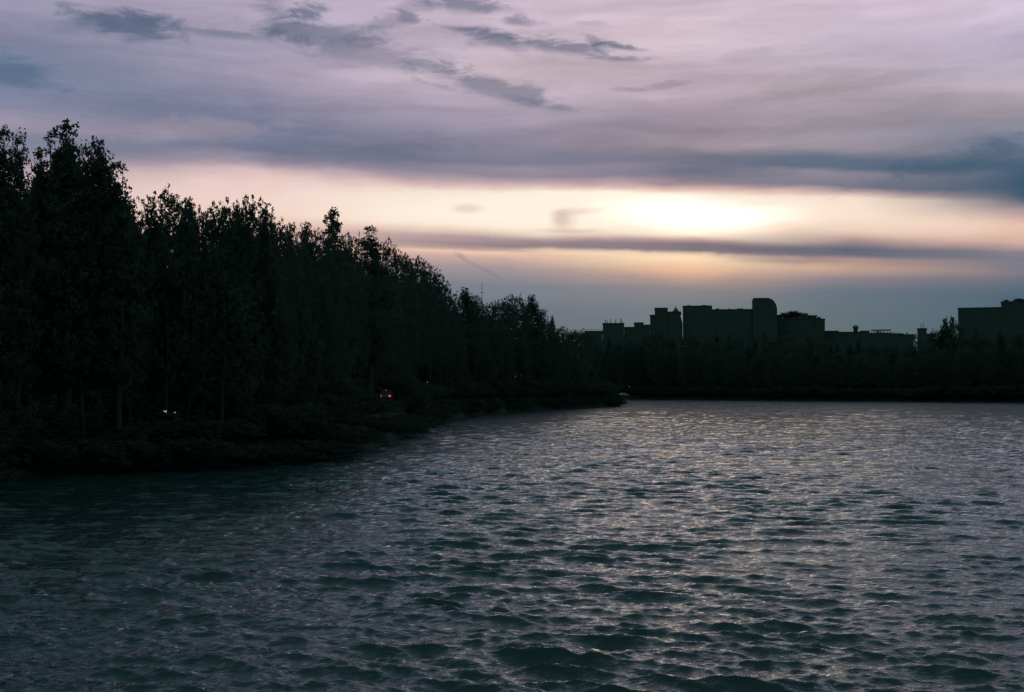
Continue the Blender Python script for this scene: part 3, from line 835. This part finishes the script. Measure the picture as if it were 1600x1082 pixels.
# long block, curved stair tower at its right end
def curved(root, cx, g):
    x0, x1, x2 = X(1176)-cx, X(1197)-cx, X(1212.5)-cx
    zt, zb = Zp(468)-g, Zp(487)-g
    pts = [(x0, -1), (x2, -1), (x2, zb)]
    for i in range(1, 12):
        a = math.pi/2 * i / 12
        pts.append((x1 + (x2-x1)*math.cos(a), zb + (zt-zb)*math.sin(a)))
    pts += [(x1, zt), (x0, zt)]
    m = MB(); m.prism(pts, -1.5, 22); w = link('tower', m.mesh('tower', MAT['wall']), root)
    rim = MB()
    for (ax, az_), (bx, bz) in zip(pts[2:-1], pts[3:]):
        rim.add([(ax, -1.75, az_), (bx, -1.75, bz), (bx, -1.75, bz+.35), (ax, -1.75, az_+.35), (ax, 22.2, az_), (bx, 22.2, bz), (bx, 22.2, bz+.35), (ax, 22.2, az_+.35)],
                [(0,1,2,3),(7,6,5,4),(3,2,6,7),(0,4,5,1)])
    link('roof_rim', rim.mesh('roof_rim', MAT['roof']), root)
    windows(root, x0, x1+2, -1.5, 0, zt-1.0, 3.4)
    for a, b_, t1 in ((1119, 1124, 481.6), (1138, 1141, 482.2), (1152, 1161, 481.8), (1074, 1079, 476)):
        zb = Zp(483.5 if a > 1112 else 477.5) - g - .4
        m = MB(); m.box(X(a)-cx, X(b_)-cx, 4, 7, zb, Zp(t1)-g); m.box(X(a)-cx+.3, X(a)-cx+.5, 5, 5.2, Zp(t1)-g, Zp(t1)-g+.5)
        link('roof_hut', m.mesh('roof_hut', MAT['conc']), root)
    m = MB(); m.prism([(X(1090)-cx, Zp(478)-g), (X(1110)-cx, Zp(477.4)-g), (X(1100)-cx, Zp(475.8)-g)], 3, 14)
    link('roof', m.mesh('roof', MAT['roof']), root)
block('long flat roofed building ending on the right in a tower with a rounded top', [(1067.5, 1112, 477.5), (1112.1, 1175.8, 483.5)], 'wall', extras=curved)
def rooftop(root, cx, g):
    for a, b_, t0, t1 in ((1214, 1222, 497, 492), (1232, 1239, 497, 490), (1252, 1262, 497, 491), (1266, 1276, 497.5, 493.2)):
        m = MB(); m.box(X(a)-cx, X(b_)-cx, 3, 8, Zp(t0)-g-.4, Zp(t1)-g); m.box(X(a)-cx-.2, X(b_)-cx+.2, 2.8, 8.2, Zp(t1)-g, Zp(t1)-g+.2)
        link('roof_hut', m.mesh('roof_hut', MAT['wall_b']), root)
_, cx9, g9 = block('block with an overgrown roof garden right of the rounded tower', [(1213.5, 1272, 497), (1272.1, 1288, 498.5)], 'wall_b', extras=rooftop)
for k_, (px, py, w) in enumerate(((1224, 487.5, .8), (1229, 490, .9), (1236, 485, 1.0), (1243, 484.5, 1.1), (1250, 487, .9), (1257, 488.5, .9), (1264, 491, .8), (1280, 494, .6))):
    zb = Zp(497 if px < 1272 else 498.5) - .4
    place('shrub', X(px) * (DB + 5) / DB, DB + 4 + (px % 3), Zp(py) - zb, ['leftmost roof garden bush, closest to the rounded tower','second roof garden bush from the rounded tower','third roof garden bush from the rounded tower','tallest bush of the roof garden, near its middle','bush just right of the tallest one on the roof garden','sixth roof garden bush from the rounded tower','small bush next to the right end of the roof garden','lone small bush on the lower right step of the garden roof'][k_], 'plants on the overgrown roof', 0.75, z=zb)
def dome(root, cx, g):
    m = MB(); xm = X(1337.5)-cx; z0 = Zp(518.2)-g-.4
    prof = [(1.1, z0), (1.1, Zp(513)-g), (1.6, Zp(512.4)-g), (1.5, Zp(509.5)-g), (.9, Zp(508)-g), (.15, Zp(507.2)-g)]
    m.tube([(xm, 5, z) for _, z in prof], [r_ for r_, _ in prof], 12)
    link('water_tank', m.mesh('water_tank', MAT['metal'], True), root)
    m = MB(); m.box(X(1361)-cx, X(1391)-cx, 1, 9, Zp(516.2)-g, Zp(515.4)-g)
    for i in range(7):
        xx = X(1362 + i*4.6)-cx
        for yy in (1.3, 8.6): m.box(xx-.1, xx+.1, yy, yy+.2, Zp(520.5)-g-.4, Zp(516.2)-g)
    link('roof_canopy', m.mesh('roof_canopy', MAT['metal']), root)
block('long low building with a round water tank and an open roof canopy', [(1288.4, 1311, 516.4), (1311.1, 1345, 518.2), (1345.1, 1358, 516.8), (1358.1, 1391, 520.5), (1391.1, 1409, 521.6), (1409.1, 1424, 523)], 'wall', depth=18, extras=dome)
def aerials(root, cx, g):
    for px, py in ((1439.5, 505), (1443, 504)):
        m = MB(); m.tube([(X(px)-cx, 3, Zp(513)-g-.4), (X(px)-cx, 3, Zp(py)-g)], [.16, .09], 5)
        m.box(X(px)-cx-.5, X(px)-cx+.5, 2.95, 3.05, Zp(508)-g, Zp(508)-g+.12)
        link('aerial', m.mesh('aerial', MAT['metal']), root)
block('short narrow tower with two aerials standing alone on the far skyline', [(1434, 1448, 513), (1448.1, 1459, 521.5)], 'wall', depth=7, extras=aerials)
block('big flat roofed block cut by the right edge of the photo, its right part raised', [(1502, 1566, 479.5), (1566.1, 1665, 471)], 'wall')
for k_, (px, py) in enumerate(((1573, 468.5), (1586, 469), (1592, 466.5), (1599, 467.5), (1606, 468.5))):
    zb = Zp(471) - .45
    place('shrub', X(px) * (DB + 3) / DB, DB + 3, Zp(py) - zb + .3, ['leftmost low bush on the raised roof of the right-hand block','second bush from the left on the raised right-hand roof','tallest bush on the raised roof of the right-hand block','roof bush at the very right edge of the photo','roof bush beyond the right edge of the photo'][k_], 'bushes on the right-hand roof', 1.2, z=zb)

# mast behind the left bank
x, y, zt = at(753, 443, 300)
root = thing('mast', 'thin bare mast rising above the trees on the left bank', 'mast', (x, y, gz(x, y)))
m = MB(); m.tube([(0,0,-.5),(0,0,12),(0,0,zt-gz(x,y))], [.16,.12,.05], 6); link('pole', m.mesh('pole', MAT['metal']), root)
m = MB(); m.box(-.5,.5,-.02,.02,zt-gz(x,y)-2.2,zt-gz(x,y)-2.1); link('crossbar', m.mesh('crossbar', MAT['metal']), root)

# ------------------------------------------------------------------ cars, lamps, pavilion
def car(loc, rz, paint, label, front=None, rear=None, high=None):
    """front of the car faces local +X"""
    root = thing('parked_car', label, 'car', loc, rz)
    side = [(-2.1,.35),(-2.18,.75),(-2.1,1.0),(-1.75,1.05),(-1.25,1.42),(-.9,1.48),(.15,1.46),(.55,1.38),(1.05,1.0),(1.85,.88),(2.15,.68),(2.18,.35)]
    m = MB(); n = len(side)
    def wid(z): return .86 if z < 1.02 else .86 - (z-1.02)*.5
    vs = [(x_, -wid(z_), z_) for x_, z_ in side] + [(x_, wid(z_), z_) for x_, z_ in side]
    m.add(vs, [tuple(range(n)), tuple(range(2*n-1, n-1, -1))] + [(i, i+n, (i+1)%n+n, (i+1)%n) for i in range(n)])
    body = link('body', m.mesh('body', MAT[paint]), root)
    for sgn in (-1, 1):
        for a in ([(-1.2,1.08),(-1.1,1.38),(-.4,1.42),(-.4,1.08)], [(-.3,1.08),(-.3,1.42),(.15,1.41),(.75,1.08)]):
            g_ = MB(); v0 = [(x_, sgn*(wid(z_)+.012), z_) for x_, z_ in a]
            g_.add(v0, [(0,1,2,3)] if sgn > 0 else [(3,2,1,0)])
            link('side_window', g_.mesh('side_window', MAT['glass']), root)
    g_ = MB(); g_.add([(-1.72,-.7,1.10),(-1.72,.7,1.10),(-1.3,.6,1.41),(-1.3,-.6,1.41)], [(0,1,2,3)]); link('rear_window', g_.mesh('rear_window', MAT['glass']), root)
    g_ = MB(); g_.add([(1.05,-.72,1.03),(1.05,.72,1.03),(.6,.62,1.38),(.6,-.62,1.38)], [(3,2,1,0)]); link('windscreen', g_.mesh('windscreen', MAT['glass']), root)
    for wx in (-1.3, 1.35):
        for sgn in (-1, 1):
            w = MB(); w.tube([(wx, sgn*.66, .31), (wx, sgn*.88, .31)], [.31, .31], 16); wo = link('wheel', w.mesh('tyre', MAT['tyre']), root)
            w = MB(); w.tube([(wx, sgn*.86, .31), (wx, sgn*.895, .31)], [.19, .18], 12); link('rim', w.mesh('rim', MAT['rim']), wo)
    for name, xs, lamps, zc in (('headlight', 2.17, front, .62), ('taillight', -2.19, rear, .85)):
        for sgn, mt in zip((-1, 1), lamps or ('rim', 'rim')):
            w = MB(); w.box(xs-.05, xs+.03, sgn*.68-.13, sgn*.68+.13, zc-.09, zc+.09); link(name, w.mesh(name, MAT[mt]), root)
    if high:
        w = MB(); w.box(-1.36, -1.28, -.1, .1, 1.435, 1.485); link('brake_light', w.mesh('brake_light', MAT[high]), root)
    return root

x, y, z = at(602, 619, 142)
r_ = car((x, y + 2.1, z - .935), math.pi/2, 'paint_d', 'small dark car at the edge of the left bank with its red tail lights lit', rear=('red', 'red_dim'), high='red_dim')
r_.scale = (1, .74, 1.1)
for px_, py_, mt, lab in ((258, 645, 'white_lamp', 'bright white lamp on a short post under the trees of the left bank'), (273, 645.5, 'white_dim', 'faint post lamp just right of the bright white one')):
    x, y, z = at(px_, py_, 83.5); g = gz(x, y)
    root = thing('post_lamp', lab, 'lamp', (x, y, g), 0, 'post lamps on the left bank')
    m = MB(); m.tube([(0,0,-.3),(0,0,z-g-.1)], [.07,.07], 8); link('post', m.mesh('post', MAT['metal']), root)
    k = 1.0 if mt == 'white_lamp' else .6
    m = MB(); m.tube([(0,0,z-g-.1*k),(0,0,z-g+.12*k)], [.085*k,.085*k], 8); link('lamp_head', m.mesh('lamp_head', MAT[mt]), root)
    m = MB(); m.tube([(0,0,z-g+.12*k),(0,0,z-g+.16*k)], [.12,.08], 8); link('cap', m.mesh('cap', MAT['metal']), root)
for dx, lab in ((0.0, 'white car parked by the pavilion at the tip of the far inlet'),):
    x, y, z = at(975, 615.5, 602)
    car((x, y, gz(x, y)), 0.1, 'paint_w', lab)

# street lamp with a small greenish light
x, y, z = at(668, 598, 222); g = gz(x, y)
root = thing('street_lamp', 'street lamp with a tiny greenish light among the left bank trees', 'lamp', (x, y, g))
m = MB(); m.tube([(0,0,-.3),(0,0,z-g+.1)], [.07,.05], 8); link('post', m.mesh('post', MAT['metal']), root)
m = MB(); m.box(-.25,.25,-.25,.2,z-g+.1,z-g+.18); link('lamp_cap', m.mesh('lamp_cap', MAT['metal']), root)
m = MB(); m.tube([(0,-.12,z-g-.1),(0,-.12,z-g+.1)], [.06,.08], 8); link('lamp_head', m.mesh('lamp_head', MAT['green_lamp']), root)

# small waterside pavilion with a lit fascia
x, y, z = at(980.5, 605, 606); g = gz(x, y)
root = thing('pavilion', 'small waterside pavilion with a pale lit fascia beyond the tip of the left bank', 'pavilion', (x, y, g))
hz_ = z - g
m = MB(); m.box(-1.9, 1.9, 0, 3.6, hz_+.25, hz_+.45); m.prism([(-2.1, hz_+.45), (2.1, hz_+.45), (0, hz_+1.5)], -.3, 3.9); link('roof', m.mesh('roof', MAT['roof']), root)
for px_ in (-1.6, 1.6):
    for py_ in (.2, 3.3):
        m = MB(); m.box(px_-.1, px_+.1, py_-.1, py_+.1, -.3, hz_+.25); link('post', m.mesh('post', MAT['wall']), root)
m = MB(); m.box(-1.3, 1.3, -.08, -.01, hz_-.25, hz_+.25); link('lit_fascia', m.mesh('lit_fascia', MAT['strip']), root)
m = MB(); m.box(-1.4, 1.4, .25, .35, 0, 1.0); link('counter', m.mesh('counter', MAT['wall']), root)
print('objects', len(bpy.data.objects))
